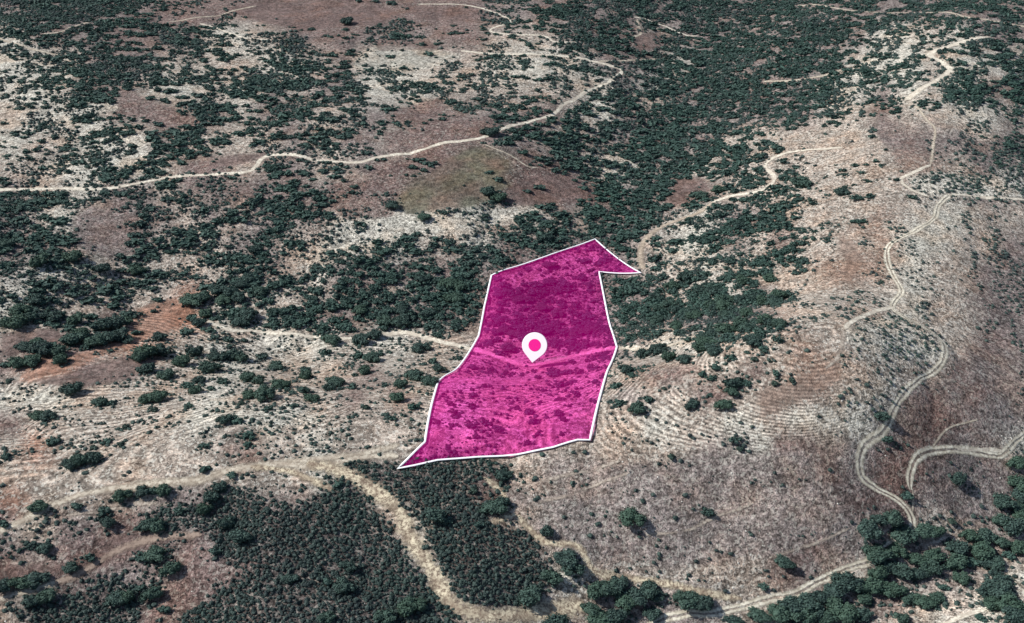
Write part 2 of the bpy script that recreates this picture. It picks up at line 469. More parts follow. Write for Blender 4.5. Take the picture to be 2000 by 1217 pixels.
def crown(rs, nleaf, lobes, leaf, sub=1, zs=.62, low=.28):
    """unit crown: about 1 wide in radius, sitting from z=low up; returns V,F,tone. Lobes + small leaf sprays"""
    Vs, Fs, Ts = [], [], []; off = 0
    cs = []
    base = ICO2 if sub > 1 else ICO1
    cs.append((np.array([.12 * rs.randn(), .12 * rs.randn(), low + .40 * zs / .62]), .54))
    for k in range(lobes):
        a = k / lobes * 6.283 + rs.rand() * 1.1; r = .30 + .48 * rs.rand(); q = .20 + .27 * rs.rand()
        cs.append((np.array([math.cos(a) * r, math.sin(a) * r, low + (.28 + .30 * rs.rand()) * zs / .62]), q))
    for c, q in cs:
        V = lump(base[0], rs, .16, 2.2) * q * .90 * np.array([1, 1, zs / .72]) + c
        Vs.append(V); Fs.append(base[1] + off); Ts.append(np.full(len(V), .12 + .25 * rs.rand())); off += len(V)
    C = np.array([c for c, q in cs]); Q = np.array([q for c, q in cs]); pr = Q ** 2 / (Q ** 2).sum()
    ks = rs.choice(len(cs), nleaf, p=pr)
    d = rs.randn(nleaf, 3); d[:, 2] += .35; d /= np.linalg.norm(d, axis=1)[:, None]
    rad = Q[ks] * (.84 + .46 * rs.rand(nleaf) ** 1.5)
    pos = C[ks] + d * rad[:, None] * np.array([1, 1, zs / .72])
    nrm = d + rs.randn(nleaf, 3) * .55; nrm /= np.linalg.norm(nrm, axis=1)[:, None]
    t1 = np.cross(nrm, rs.randn(nleaf, 3)); t1 /= np.linalg.norm(t1, axis=1)[:, None]; t2 = np.cross(nrm, t1)
    s = leaf * (.6 + .8 * rs.rand(nleaf))[:, None]
    # a spray is a bent pair of triangles (4 corners)
    q0 = pos - t1 * s * 1.1; q1 = pos - t2 * s * .7 + nrm * s * .25; q2 = pos + t1 * s * 1.1; q3 = pos + t2 * s * .7 + nrm * s * .25
    V = np.stack([q0, q1, q2, q3], 1).reshape(-1, 3)
    i = np.arange(nleaf)[:, None] * 4 + off
    Fl = np.concatenate([i + np.array([0, 1, 2]), i + np.array([0, 2, 3])])
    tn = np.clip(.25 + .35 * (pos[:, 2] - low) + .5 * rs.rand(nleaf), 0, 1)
    Vs.append(V); Fs.append(Fl); Ts.append(np.repeat(tn, 4))
    return np.concatenate(Vs), np.concatenate(Fs), np.concatenate(Ts)

def bush(rs, nleaf, zs=.7, leaf=.26):
    V, Fc = ICO1
    V = lump(V, rs, .28, 2.0).copy()
    V = V * np.array([.85, .85, zs * .85]) + np.array([0, 0, zs * .35])
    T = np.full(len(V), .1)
    d = rs.randn(nleaf, 3); d[:, 2] = np.abs(d[:, 2]); d /= np.linalg.norm(d, axis=1)[:, None]
    pos = d * (.8 + .25 * rs.rand(nleaf))[:, None] * np.array([1, 1, zs]) + np.array([0, 0, zs * .3])
    nrm = d + rs.randn(nleaf, 3) * .6; nrm /= np.linalg.norm(nrm, axis=1)[:, None]
    t1 = np.cross(nrm, rs.randn(nleaf, 3)); t1 /= np.linalg.norm(t1, axis=1)[:, None]; t2 = np.cross(nrm, t1)
    q = np.stack([pos - t1 * leaf, pos - t2 * leaf * .8, pos + t1 * leaf + t2 * leaf * .3], 1).reshape(-1, 3)
    i = np.arange(nleaf)[:, None] * 3 + len(V)
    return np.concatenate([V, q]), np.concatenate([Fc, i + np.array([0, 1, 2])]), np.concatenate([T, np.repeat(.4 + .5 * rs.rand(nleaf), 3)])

def scatter(name, protos, pos, sc, zsc, tone, mat, which=None, ax=1.0, ay=1.0):
    """one merged mesh out of many small copies (only for what is too many to count)"""
    Vs, Fs, Ts = [], [], []; off = 0
    n = len(pos); wh = which if which is not None else rng.randint(0, len(protos), n)
    rot = rng.rand(n) * 6.283
    for k, (V, Fc, T) in enumerate(protos):
        i = np.where(wh == k)[0]
        if not len(i): continue
        c, s = np.cos(rot[i])[:, None], np.sin(rot[i])[:, None]
        X = (V[None, :, 0] * c - V[None, :, 1] * s) * sc[i, None] * ax + pos[i, 0, None]
        Y = (V[None, :, 0] * s + V[None, :, 1] * c) * sc[i, None] * ay + pos[i, 1, None]
        Z = V[None, :, 2] * zsc[i, None] + pos[i, 2, None]
        Vs.append(np.stack([X, Y, Z], -1).reshape(-1, 3))
        Fs.append((Fc[None] + (np.arange(len(i)) * len(V))[:, None, None] + off).reshape(-1, 3))
        Ts.append(np.clip(T[None] * .55 + tone[i, None] * .55, 0, 1).ravel())
        off += len(i) * len(V)
    me = npmesh(name, np.concatenate(Vs), np.concatenate(Fs), np.concatenate(Ts))
    return link(name, me, mat)

# ------------------------------------------------------------------ ground
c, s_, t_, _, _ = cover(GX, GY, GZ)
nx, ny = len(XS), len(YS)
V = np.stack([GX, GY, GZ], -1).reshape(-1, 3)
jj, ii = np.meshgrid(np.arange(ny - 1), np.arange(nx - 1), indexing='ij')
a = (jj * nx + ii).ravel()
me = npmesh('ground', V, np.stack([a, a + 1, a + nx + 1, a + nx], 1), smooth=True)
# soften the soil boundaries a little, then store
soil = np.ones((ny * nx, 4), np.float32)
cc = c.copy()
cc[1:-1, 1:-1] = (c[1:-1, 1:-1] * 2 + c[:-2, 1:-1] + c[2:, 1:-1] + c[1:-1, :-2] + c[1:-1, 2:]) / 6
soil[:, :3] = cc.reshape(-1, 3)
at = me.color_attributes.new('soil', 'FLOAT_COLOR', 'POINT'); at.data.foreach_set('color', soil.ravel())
lum = cc.sum(-1) / 3
def fattr(me, name, arr):
    at = me.attributes.new(name, 'FLOAT', 'POINT'); at.data.foreach_set('value', np.asarray(arr, np.float32).ravel())
smooth_field = (s_ < .08)
fattr(me, 'rough', np.where(smooth_field, .55, 1.0) * (.8 + .2 * sstep(.15, .35, lum)))
fattr(me, 'stone', np.where(smooth_field, .12, .35 + .65 * sstep(.15, .36, lum)))
fattr(me, 'terrace', sstep(.14, .26, lum) * sstep(520, 640, GPY) * (1 - .85 * sstep(850, 910, GPY) * sstep(900, 1000, GPX)) * (1 - .85 * sstep(1610, 1680, GPX) * sstep(580, 620, GPY)) * .85)
og = link('ground', me, M_GROUND); tag(og, kind='structure')

# ------------------------------------------------------------------ tracks
TRACKS = [
    ('dirt_road', M_ROAD, 3.6, [(-60, 372), (0, 371), (50, 371), (120, 368), (200, 369), (270, 358), (340, 345), (420, 341), (480, 336), (500, 325), (512, 310), (530, 304), (570, 302), (620, 313), (690, 318), (740, 307), (820, 294), (860, 281), (930, 272), (960, 262), (1000, 245), (1040, 236), (1075, 226), (1093, 213), (1102, 204), (1130, 190), (1150, 176), (1187, 162)]),
    ('dirt_road', M_ROAD, 4.2, [(1187, 162), (1216, 140), (1190, 128), (1150, 118), (1100, 110), (1050, 107), (990, 106), (940, 104), (900, 99)]),
    ('footpath', M_SOFT, 1.6, [(930, 276), (965, 290), (1000, 305), (1030, 325), (1052, 328)]),
    ('dirt_road', M_ROAD, 3.0, [(815, 8), (880, 8), (930, 14), (975, 28), (998, 42), (965, 54), (960, 62), (1000, 68), (1060, 70), (1085, 82), (1130, 84)]),
    ('dirt_road', M_ROAD, 3.0, [(390, 46), (420, 54), (450, 66), (480, 75), (530, 78)]),
    ('footpath', M_SOFT, 3.0, [(-20, 18), (40, 17), (60, 10)]),
    ('footpath', M_SOFT, 3.4, [(-10, 70), (30, 85), (70, 98), (120, 108)]), ('footpath', M_SOFT, 3.0, [(80, 68), (120, 62), (150, 50), (200, 38)]),
    ('footpath', M_SOFT, 3.0, [(330, 43), (420, 32), (460, 20), (500, 12)]),
    ('dirt_road', M_ROAD, 2.6, [(1238, 34), (1262, 38), (1300, 52), (1325, 64), (1345, 70), (1362, 70)]),
    ('footpath', M_SOFT, 3.4, [(1245, 38), (1248, 52), (1252, 66), (1235, 72)]),
    ('footpath', M_SOFT, 3.4, [(1170, 120), (1230, 118), (1290, 115)]),
    ('dirt_road', M_ROAD, 5.5, [(1930, 72), (1880, 82), (1850, 92), (1822, 102), (1820, 112), (1845, 125), (1856, 138), (1840, 150), (1815, 165), (1790, 180), (1770, 196)]),
    ('footpath', M_SOFT, 4.0, [(1490, 160), (1540, 158), (1600, 150), (1640, 138), (1660, 133)]),
    ('footpath', M_SOFT, 4.0, [(1560, 10), (1640, 18), (1700, 24), (1810, 25), (1880, 32), (1960, 45), (2030, 58)]),
    ('footpath', M_SOFT, 2.2, [(1785, 205), (1808, 232), (1826, 252), (1822, 290), (1817, 322)]),
    ('dirt_road', M_ROAD, 2.8, [(1817, 322), (1785, 337), (1760, 350), (1768, 363), (1790, 376), (1815, 385)]),
    ('dirt_road', M_ROAD, 2.8, [(1855, 380), (1890, 382), (1950, 387), (2060, 400)]),
    ('rutted_track', M_RUT, 3.1, [(1855, 382), (1835, 400), (1822, 428), (1790, 450), (1750, 470), (1732, 492), (1740, 530), (1757, 560), (1759, 575), (1745, 593), (1746, 606), (1775, 625), (1820, 650), (1844, 675), (1842, 705), (1825, 725), (1790, 745), (1765, 770), (1745, 800), (1737, 822), (1720, 845), (1690, 870), (1679, 900), (1683, 930), (1710, 952), (1740, 968), (1765, 987), (1780, 1008), (1781, 1032), (1762, 1050), (1738, 1068), (1690, 1100), (1640, 1117), (1590, 1141), (1550, 1160), (1500, 1171), (1400, 1196), (1340, 1201), (1290, 1212), (1250, 1235)]),
    ('footpath', M_ROAD, 2.6, [(1745, 600), (1705, 610), (1665, 628), (1648, 643)]),
    ('brown_trail', M_FAINT, 2.0, [(1648, 643), (1644, 680), (1635, 702), (1612, 720)]),
    ('dirt_road', M_RUT, 3.0, [(2060, 830), (2010, 845), (1985, 860), (1966, 880), (1945, 891), (1905, 884), (1850, 877), (1808, 884), (1786, 905), (1777, 935), (1780, 957)]),
    ('footpath', M_ROAD, 2.0, [(1960, 882), (1920, 879), (1870, 877)]),
    ('footpath', M_SOFT, 1.6, [(1782, 955), (1784, 975), (1783, 1000)]),
    ('footpath', M_SOFT, 1.0, [(1820, 876), (1845, 842), (1870, 830), (1910, 820)]),
    ('dirt_road', M_ROAD, 3.0, [(1645, 288), (1600, 292), (1540, 298), (1508, 311), (1495, 325), (1511, 345), (1505, 360), (1480, 375), (1420, 385), (1385, 398)]),
    ('dirt_road', M_TAN, 4.4, [(1390, 396), (1365, 415), (1320, 432), (1280, 450), (1256, 475), (1250, 500), (1258, 526)]),
    ('dirt_road', M_ROAD, 3.4, [(400, 626), (450, 645), (500, 647), (560, 652), (640, 660), (700, 662), (740, 656)]),
    ('dirt_road', M_ROAD, 4.2, [(740, 655), (790, 650), (850, 665), (905, 678), (980, 700), (1040, 714), (1100, 700), (1150, 688), (1205, 680), (1250, 682)]),
    ('dirt_road', M_SOFT, 3.2, [(980, 700), (1040, 714), (1100, 700), (1150, 688), (1205, 680), (1260, 682), (1330, 668), (1380, 645)]),
    ('worn_track', M_SOFT, 4.4, [(-40, 1050), (0, 1035), (50, 1015), (100, 988), (200, 958), (300, 945), (380, 940), (430, 925), (500, 910), (560, 905), (650, 895), (780, 870)]),
    ('worn_track', M_SOFT, 3.0, [(300, 945), (350, 941), (380, 936), (430, 922)]),
    ('worn_track', M_BREAK, 3.4, [(490, 913), (560, 920), (600, 935), (650, 957)]),
    ('worn_track', M_SOFT, 4.0, [(540, 905), (620, 912), (700, 895), (780, 890)]),
    ('firebreak', M_BREAK, 7.4, [(600, 905), (670, 922), (712, 945), (748, 970), (778, 1000), (797, 1040), (822, 1085), (852, 1130), (872, 1165), (900, 1190), (960, 1203), (1060, 1196), (1140, 1180)]),
    ('worn_track', M_BREAK, 3.2, [(945, 932), (975, 955), (992, 975)]), ('worn_track', M_BREAK, 2.8, [(960, 1020), (1000, 1008), (1015, 1012)]),
    ('worn_track', M_BREAK, 3.2, [(1010, 1008), (1045, 1045), (1070, 1063), (1130, 1068), (1157, 1112), (1210, 1130), (1300, 1140), (1380, 1158), (1450, 1168)]),
    ('worn_track', M_SOFT, 3.0, [(-20, 1176), (60, 1155), (120, 1135)]),
    ('worn_track', M_BROWN, 3.4, [(110, 1138), (150, 1125), (200, 1095), (240, 1073), (300, 1053), (395, 1046)]),
    ('footpath', M_FAINT, 2.2, [(130, 1008), (200, 1000), (260, 985), (330, 985)]),
    ('dirt_road', M_ROAD, 2.2, [(1830, 1225), (1870, 1208), (1930, 1189)]),
    ('footpath', M_FAINT, 1.8, [(1020, 947), (1080, 935), (1130, 924), (1210, 902)]), ('footpath', M_FAINT, 1.6, [(1040, 985), (1100, 970), (1160, 950), (1230, 925)]),
    ('footpath', M_FAINT, 1.2, [(1500, 1092), (1560, 1072), (1610, 1055), (1660, 1032)]),
    ('footpath', M_FAINT, 1.4, [(1260, 1045), (1330, 1040), (1400, 1010), (1470, 985)]),
]
ROADLINES = []
def smoothline(P, step):
    P = np.asarray(P); out = []
    n = len(P)
    for i in range(n - 1):
        p0, p1, p2, p3 = P[max(i - 1, 0)], P[i], P[i + 1], P[min(i + 2, n - 1)]
        k = max(1, int(np.linalg.norm(p2 - p1) / step))
        for q in range(k):
            t = q / k
            out.append(.5 * ((2 * p1) + (p2 - p0) * t + (2 * p0 - 5 * p1 + 4 * p2 - p3) * t * t + (3 * p1 - p0 - 3 * p2 + p3) * t ** 3))
    out.append(P[-1]); return np.array(out)
for k, (nm, mat, w, pts) in enumerate(TRACKS):
    g = ground(pts)[:, :2]
    ln = smoothline(g, 1.0)
    ln[:, 0] += (fbm(ln[:, 0] / 9, ln[:, 1] / 9, 90 + k, 3) - .5) * min(2.0, w * .45)
    ln[:, 1] += (fbm(ln[:, 0] / 9, ln[:, 1] / 9, 95 + k, 3) - .5) * min(2.0, w * .45)
    ROADLINES.append((g, w))
    tn = np.gradient(ln, axis=0); tn /= np.linalg.norm(tn, axis=1)[:, None] + 1e-9
    nr = np.stack([-tn[:, 1], tn[:, 0]], 1)
    us = np.linspace(-1, 1, 9)
    ww = w / 2 * (.62 + .9 * fbm(ln[:, 0] / 10, ln[:, 1] / 10, 120 + k, 3))
    ww *= 1.18
    e = np.minimum(np.arange(len(ln)), np.arange(len(ln))[::-1]); ww = ww * np.clip(.35 + e / 6, 0, 1)
    X = ln[:, None, 0] + nr[:, None, 0] * us * ww[:, None]; Y = ln[:, None, 1] + nr[:, None, 1] * us * ww[:, None]
    Z = zat(X.ravel(), Y.ravel()).reshape(X.shape) + .10 + .004 * k
    V = np.stack([X, Y, Z], -1).reshape(-1, 3); m_ = len(us)
    jj, ii = np.meshgrid(np.arange(len(ln) - 1), np.arange(m_ - 1), indexing='ij'); a = (jj * m_ + ii).ravel()
    me = npmesh(nm, V, np.stack([a, a + 1, a + m_ + 1, a + m_], 1), smooth=True)
    fattr(me, 'across', np.tile(us, len(ln)))
    o = link(nm, me, mat); tag(o, kind='structure')

def roadclear(x, y, r):
    ok = np.ones(len(x), bool)
    for g, w in ROADLINES:
        ok &= polydist(x, y, [tuple(p) for p in g]) > w / 2 + r * .8
    return ok

# ------------------------------------------------------------------ parcel outline
PARCEL = [(960, 537), (1162, 467), (1252, 533), (1170, 531), (1205, 678), (1152, 860), (1128, 858), (1080, 873), (1010, 888), (930, 893), (855, 898), (777, 915), (830, 863), (836, 825), (856, 745), (935, 656), (946, 600)]
LIFT = .75; RISE = 2.9
PW = ground(PARCEL, LIFT)
PXY = [tuple(p[:2]) for p in PW]

# ------------------------------------------------------------------ plants seen one by one: (u, v, width) in 2.968x tiles
def tile(ox, oy, L): return [(ox + u / 2.968, oy + v / 2.968, w / 2.968) for u, v, w in L]
EXPL = []
EXPL += tile(1500, 807, [(715,608,120),(640,615,90),(575,675,150),(775,695,160),(905,680,125),(965,685,100),(1090,775,130),(1160,715,100),(1250,715,110),(1350,515,120),(1460,400,150),(1460,480,120),(1440,280,120),(1440,540,110),(1340,620,100),(1400,660,150),(1450,610,100),(620,810,150),(740,800,110),(850,845,110),(940,820,130),(1080,860,130),(1215,800,140),(1170,855,80),(1260,870,100),(1320,870,110),(860,925,120),(930,900,110),(985,890,80),(680,880,120),(760,920,120),(590,1000,140),(660,1010,130),(730,1030,110),(630,930,110),(1110,955,95),(1010,1005,70),(440,980,160),(500,1000,120),(380,1020,130),(300,1060,130),(220,1090,140),(130,1110,150),(60,1150,150),(430,1150,150),(520,1160,140),(370,1090,110),(200,1170,150),(900,1100,120),(960,1070,90),(820,1080,90),(1310,970,140),(1260,1040,130),(1330,1050,140),(1380,1120,140),(1290,1110,100),(1420,1180,140),(1225,1185,70),(770,1200,90),(1440,790,100),(1350,760,90),(90,865,110),(1090,385,95),(800,468,75),(690,150,80),(660,12,90),(1060,620,55),(280,1150,120),(330,1190,110),(560,1080,90)])
EXPL += tile(1000, 807, [(690,610,150),(310,835,155),(350,900,130),(240,950,120),(90,1060,150),(540,1010,150),(470,1030,120),(620,980,120),(720,1050,150),(800,1010,130),(660,1090,150),(830,1060,90),(1030,1080,150),(1110,1100,120),(970,1060,90),(810,1160,110),(520,1190,170),(600,1180,150),(460,1130,110),(250,1210,150),(1430,1170,130),(1290,1200,100),(200,690,90),(1290,150,75),(1130,570,75),(1320,205,50),(920,250,60)])
EXPL += tile(500, 807, [(1045,595,135),(1110,610,80),(1380,545,150),(1430,520,90),(545,890,95),(510,1010,130),(420,975,80),(200,960,90),(870,1130,130),(760,1180,130),(940,1110,100),(420,1180,100),(1290,640,70),(480,405,75),(1440,365,90),(1260,445,60),(1165,510,40)])
EXPL += tile(0, 807, [(905,815,125),(1400,720,125),(420,895,85),(270,780,90),(820,830,80),(1250,790,80),(960,1140,80),(680,1070,120),(740,1060,90),(230,965,120),(140,980,110),(40,1000,100),(890,1050,110),(820,1010,70),(870,640,120),(920,660,100),(1310,640,100),(640,635,90),(1190,560,90),(600,565,80),(455,535,80),(230,545,100),(720,485,100),(830,455,90),(890,445,80),(955,450,90),(25,635,70),(420,300,90),(470,285,100),(545,265,100),(320,165,80),(35,255,70),(230,15,90),(290,25,90),(620,165,60),(545,200,50),(1185,325,75),(1345,355,75),(1190,190,65),(735,82,50),(705,182,45),(1440,130,80),(1435,182,60),(1310,45,90),(1385,40,80),(1270,430,90),(1230,490,100),(1050,560,80),(270,1060,110),(200,1090,100),(520,830,80),(1000,900,110)])
EXPL += tile(0, 400, [(430,1080,120),(590,1150,90),(645,1150,60),(370,905,90),(120,930,110),(200,910,110),(250,850,130),(340,855,110),(160,825,100),(220,810,90),(440,790,130),(480,750,90),(560,800,120),(620,790,130),(690,770,120),(740,785,100),(790,745,60),(600,715,110),(680,700,120),(740,680,90),(790,640,80),(740,640,70),(320,655,110),(340,640,80),(440,675,100),(530,650,80),(130,620,110),(200,620,90),(100,680,130),(170,660,100),(895,615,45),(920,550,70),(1110,560,130),(1180,540,110),(1270,500,110),(1160,690,90),(1110,660,80),(1200,635,90),(1390,680,130),(1440,640,130),(1300,560,100),(1390,550,90),(1090,740,80),(930,775,90),(860,865,120),(940,860,110),(820,890,90),(870,955,90),(820,965,80),(970,990,100),(1070,920,110),(1130,860,90),(1250,890,100),(1350,880,120),(1410,900,80),(1220,960,120),(1165,1020,80),(1090,1050,70),(1130,1085,80),(1220,1070,60),(1290,1030,70),(850,1135,90),(930,1125,110),(1440,1010,100),(1450,1110,90),(900,1190,50),(1100,1170,60),(1400,1155,50),(430,305,110),(230,340,110),(55,1025,45),(600,375,100),(800,390,100)])
EXPL += tile(500, 400, [(35,880,80),(120,945,100),(285,955,70),(295,1000,80),(20,1030,80),(150,1055,110),(60,1115,130),(320,1130,90),(220,1165,60),(80,1185,60),(400,860,80),(440,790,110),(610,790,110),(690,760,100),(960,840,110),(680,900,100),(640,970,90),(470,1030,110),(430,1070,80),(920,1005,120),(1000,1030,110),(750,1048,60),(640,1175,50),(910,1175,80),(1060,960,80),(1030,915,70),(975,75,90),(705,220,80),(575,255,80)])
EXPL += tile(1000, 400, [(1120,810,130),(1160,850,110),(990,905,90),(1180,945,80),(1390,800,120),(1260,890,70),(1400,895,50),(840,850,130),(750,880,80),(690,990,60),(600,1055,80),(880,1065,40),(1100,985,70),(1150,1005,60),(1270,1040,110),(1360,1035,70),(1270,1085,90),(720,1180,110),(780,1130,80),(610,1150,80),(1040,1160,90),(1220,1160,100),(1240,740,130),(840,680,100),(1090,840,100)])
EXPL += tile(742 , 430, [(u * 1.239, v * 1.239, w * .8) for u, v, w in [(800,290,110),(720,340,100),(650,370,110),(760,410,120),(830,440,110),(640,440,100),(700,480,100),(620,530,110),(760,520,120),(940,270,90),(980,300,90),(560,390,80),(510,480,70),(540,560,80),(850,380,80),(920,400,80),(960,480,100),(1050,500,110),(900,570,100),(820,590,90),(600,600,120),(560,620,80),(790,210,110),(690,225,70),(550,270,70),(740,560,90),(440,690,90),(520,700,80),(590,720,60),(490,775,50),(440,820,80),(425,870,90),(330,860,60),(350,900,60),(930,715,70),(1040,735,60),(970,660,60),(920,815,80),(1010,850,60),(700,900,90),(640,880,60),(720,940,80),(860,935,60),(850,1000,50),(500,950,80),(420,960,80),(450,1010,60),(690,1040,60),(740,1000,50),(350,1080,40),(270,940,60),(160,1110,60),(840,840,50),(1070,570,50),(740,740,60),(500,510,60),(880,330,80),(1000,380,60),(670,300,60)]])
EXPL += tile(1500, 400, [(60,785,80),(10,905,30),(45,975,60),(35,1035,50),(135,1015,40),(655,450,35),(530,100,60),(490,100,50)])
EXPL += tile(500, 0, [(1405,1040,70),(1350,1000,45),(1345,1118,100),(1410,1150,100),(1205,1075,25),(975,990,60),(910,970,70),(660,975,60),(790,1195,90),(910,1020,40),(530,135,90),(600,10,45),(690,10,55),(790,20,70),(960,260,60),(1010,318,60),(785,330,60),(845,295,30),(630,382,40),(1360,770,200)])
EXPL += tile(1000, 0, [(215,950,60),(300,970,70),(170,1090,70),(90,1108,50),(365,1048,45),(415,1090,60),(400,1165,60),(60,885,70),(1190,1110,90),(1080,1145,100)])
EXPL += tile(1500, 0, [(420,1125,90),(510,1150,80),(590,1138,60),(840,1145,60),(740,1045,40),(180,1070,150)])
ex = np.array(EXPL)
# ------------------------------------------------------------------ sow trees
def canopy_points():
    gp = ground(ex[:, :2])
    dist = np.linalg.norm(gp - np.array([0, 0, CAMH]), axis=1)
    r = ex[:, 2] / 2 * dist / F
    r = np.clip(r * .93, .9, 7)
    # the photo pixel is the middle of the crown, so step the foot toward the camera
    gp[:, 1] -= r * .35
    gp[:, 2] = zat(gp[:, 0], gp[:, 1])
    E = np.column_stack([gp, r])
    cell = 4.7
    x, y = np.meshgrid(np.arange(-780, 780, cell), np.arange(190, 1380, cell))
    x = (x + rng.rand(*x.shape) * cell * 1.1).ravel(); y = (y + rng.rand(*y.shape) * cell * 1.1).ravel()
    z = zat(x, y); _, _, t, px, py = cover(x, y, z)
    clump = fbm(x / 13, y / 9, 201, 3)
    q = np.argsort(np.argsort(clump)) / len(clump)
    t = t * (.97 - .20 * sstep(600, 850, y)) - .25 * sstep(500, 800, y)
    m = (q * .76 + rng.rand(len(q)) * .24) < (t / 9.0) ** .92 * 1.02
    m &= t > .45
    x, y, z, px, py, t = [v[m] for v in (x, y, z, px, py, t)]
    big = fbm(x / 30, y / 30, 301, 2)
    r = 1.45 + 2.7 * rng.rand(len(x)) ** 1.5 + 1.8 * big * (t > 3.4)
    r *= .90
    far = sstep(700, 1100, np.hypot(x, y)); r *= 1 - .12 * far
    ok = roadclear(x, y, r) & (polydist(x, y, PXY + PXY[:1]) > r * 1.2 + .5)
    for e in E:
        ok &= np.hypot(x - e[0], y - e[1]) > (e[3] + r) * .72
    return E, np.column_stack([x, y, z, r])[ok]
E, S = canopy_points()
A = np.concatenate([E, S])
isx = np.arange(len(A)) < len(E)
inpar = inpoly(A[:, 0], A[:, 1], PXY)
apx, apy = proj(A[:, 0], A[:, 1], A[:, 2] + A[:, 3] * .6)
dist = np.linalg.norm(A[:, :3] - np.array([0, 0, CAMH]), axis=1)
app = A[:, 3] / dist * F
vis = (apx > -12) & (apx < 2012) & (apy > -12) & (apy < 1225)
shrubby = A[:, 3] < 2.2
hgt = rng.uniform(.85, 1.12, len(A)) * np.where(A[:, 3] > 4.2, .88, 1)
# crowns under the tinted sheet are the low ones
edge = polydist(A[:, 0], A[:, 1], PXY + PXY[:1])
sheet = LIFT + RISE * sstep(0, 8, np.maximum(edge - A[:, 3] * .6, 0))
hz = np.where(inpar, np.minimum(A[:, 3] * hgt, (sheet - .5) / 1.15), A[:, 3] * hgt)

def toplist(mask, n):
    i = np.where(mask & vis)[0]
    return i[np.argsort(-(app[i] + np.where(isx[i], 1.5, 0)))][:n]
TI = toplist(~shrubby, 298); SI = toplist(shrubby & isx, 298)
rest = np.ones(len(A), bool); rest[TI] = False; rest[SI] = False

# ---- labels
REG = [  # name, test, words for a tree, group
    (lambda x, y: inpoly(x, y, PARCEL), 'under the magenta area', 'plants under the magenta area'),
    (lambda x, y: (x > 1480) & (y > 960), 'in the grove filling the lower right corner', 'plants of the lower right grove'),
    (lambda x, y: (x > 1100) & (y > 1100), 'along the rutted track at the bottom edge', 'plants along the bottom track'),
    (lambda x, y: (x > 1560) & (y > 600), 'on the bare brown slope by the rutted track', 'plants on the brown slope'),
    (lambda x, y: (x > 1120) & (y > 870), 'on the dry grey hillside below the magenta area', 'plants on the dry hillside'),
    (lambda x, y: (x > 770) & (y > 900), 'in the dark scrub right of the straw firebreak', 'plants right of the firebreak'),
    (lambda x, y: (y > 930) , 'in the dark scrub left of the straw firebreak', 'plants left of the firebreak'),
    (lambda x, y: (x < 300) & (y > 740), 'on the striped dry pasture at the left edge', 'plants on the dry pasture'),
    (lambda x, y: (x < 300) & (y > 560), 'beside the orange bare soil at the left', 'plants by the orange soil'),
    (lambda x, y: (x < 860) & (y > 655), 'on the terraces left of the magenta area', 'plants on the left terraces'),
    (lambda x, y: (x > 1180) & (y > 690), 'on the terraced slope right of the magenta area', 'plants on the right terraces'),
    (lambda x, y: (x > 1150) & (x < 1560) & (y > 440), 'in the hollow just right of the magenta area', 'plants in the right hollow'),
    (lambda x, y: (x > 1560) & (y > 230), 'on the tan slope by the right-hand ridge road', 'plants on the tan slope'),
    (lambda x, y: (x < 960) & (y > 440), 'in the wooded valley left of the magenta area', 'plants in the left valley wood'),
    (lambda x, y: (y > 285) & (x < 1180) & (x > 700), 'around the olive field above the magenta area', 'plants around the green field'),
    (lambda x, y: (y > 285), 'below the long pale road in the upper half', 'plants below the pale road'),
    (lambda x, y: (y > -99), 'on the far plain above the long pale road', 'plants on the far plain'),
]
def region(i):
    for k, (f, w, g) in enumerate(REG):
        if bool(f(np.array([apx[i]]), np.array([apy[i]]))[0]): return k
def labels_for(idx, noun_small, noun_big, kind):
    out = {}; by = {}
    for i in idx: by.setdefault(region(i), []).append(i)
    for k, mem in by.items():
        f, w, g = REG[k]; g = g.replace('plants', kind)
        mem = list(mem)
        if len(mem) == 1:
            out[mem[0]] = ('lone dark green %s %s' % (noun_big, w), None); continue
        used = {}
        def pick(arr, word):
            j = mem[int(np.argmax(arr))]
            if j not in used and len(used) < len(mem) : used[j] = word
        pick(np.array([-apx[i] for i in mem]), 'leftmost'); pick(np.array([apx[i] for i in mem]), 'rightmost')
        pick(np.array([-apy[i] for i in mem]), 'uppermost'); pick(np.array([apy[i] for i in mem]), 'lowest')
        pick(np.array([app[i] for i in mem]), 'widest')
        restm = [i for i in mem if i not in used]
        if restm: 
            pick2 = min(restm, key=lambda i: app[i])
            if len(restm) > 1: used[pick2] = 'smallest'
        for i in mem:
            if i in used: out[i] = ('%s green %s %s' % (used[i], noun_small, w), g)
            else: out[i] = ('dark green %s among others %s' % (noun_small, w), g)
    return out

# ---- tree prototypes
def trunk_mesh(rs):
    """tapered trunk forking into three limbs"""
    Vs, Fs = [], []; off = 0
    def tube(p0, p1, r0, r1, n=7, seg=4, bend=.03):
        nonlocal off
        p0 = np.array(p0, float); p1 = np.array(p1, float); d = p1 - p0; d /= np.linalg.norm(d)
        a = np.cross(d, [0.3, 1, 0.2]); a /= np.linalg.norm(a); b = np.cross(d, a); bn = rs.randn(3) * bend
        for s in range(seg + 1):
            t = s / seg; c = p0 * (1 - t) + p1 * t + bn * math.sin(t * 3.14); r = r0 * (1 - t) + r1 * t
            for k in range(n):
                an = k / n * 6.283; Vs.append(c + (a * math.cos(an) + b * math.sin(an)) * r)
        for s in range(seg):
            for k in range(n):
                q = off + s * n
                Fs.append((q + k, q + (k + 1) % n, q + n + (k + 1) % n, q + n + k))
        off += (seg + 1) * n
    tube((0, 0, -.12), (0.02, 0.01, .34), .085, .06)
    for k in range(3):
        an = k * 2.09 + rs.rand(); tube((0.02, .01, .30), (.38 * math.cos(an), .38 * math.sin(an), .72), .048, .018)
    return npmesh('trunk', np.array(Vs), np.array(Fs), smooth=True)
PROTO = []
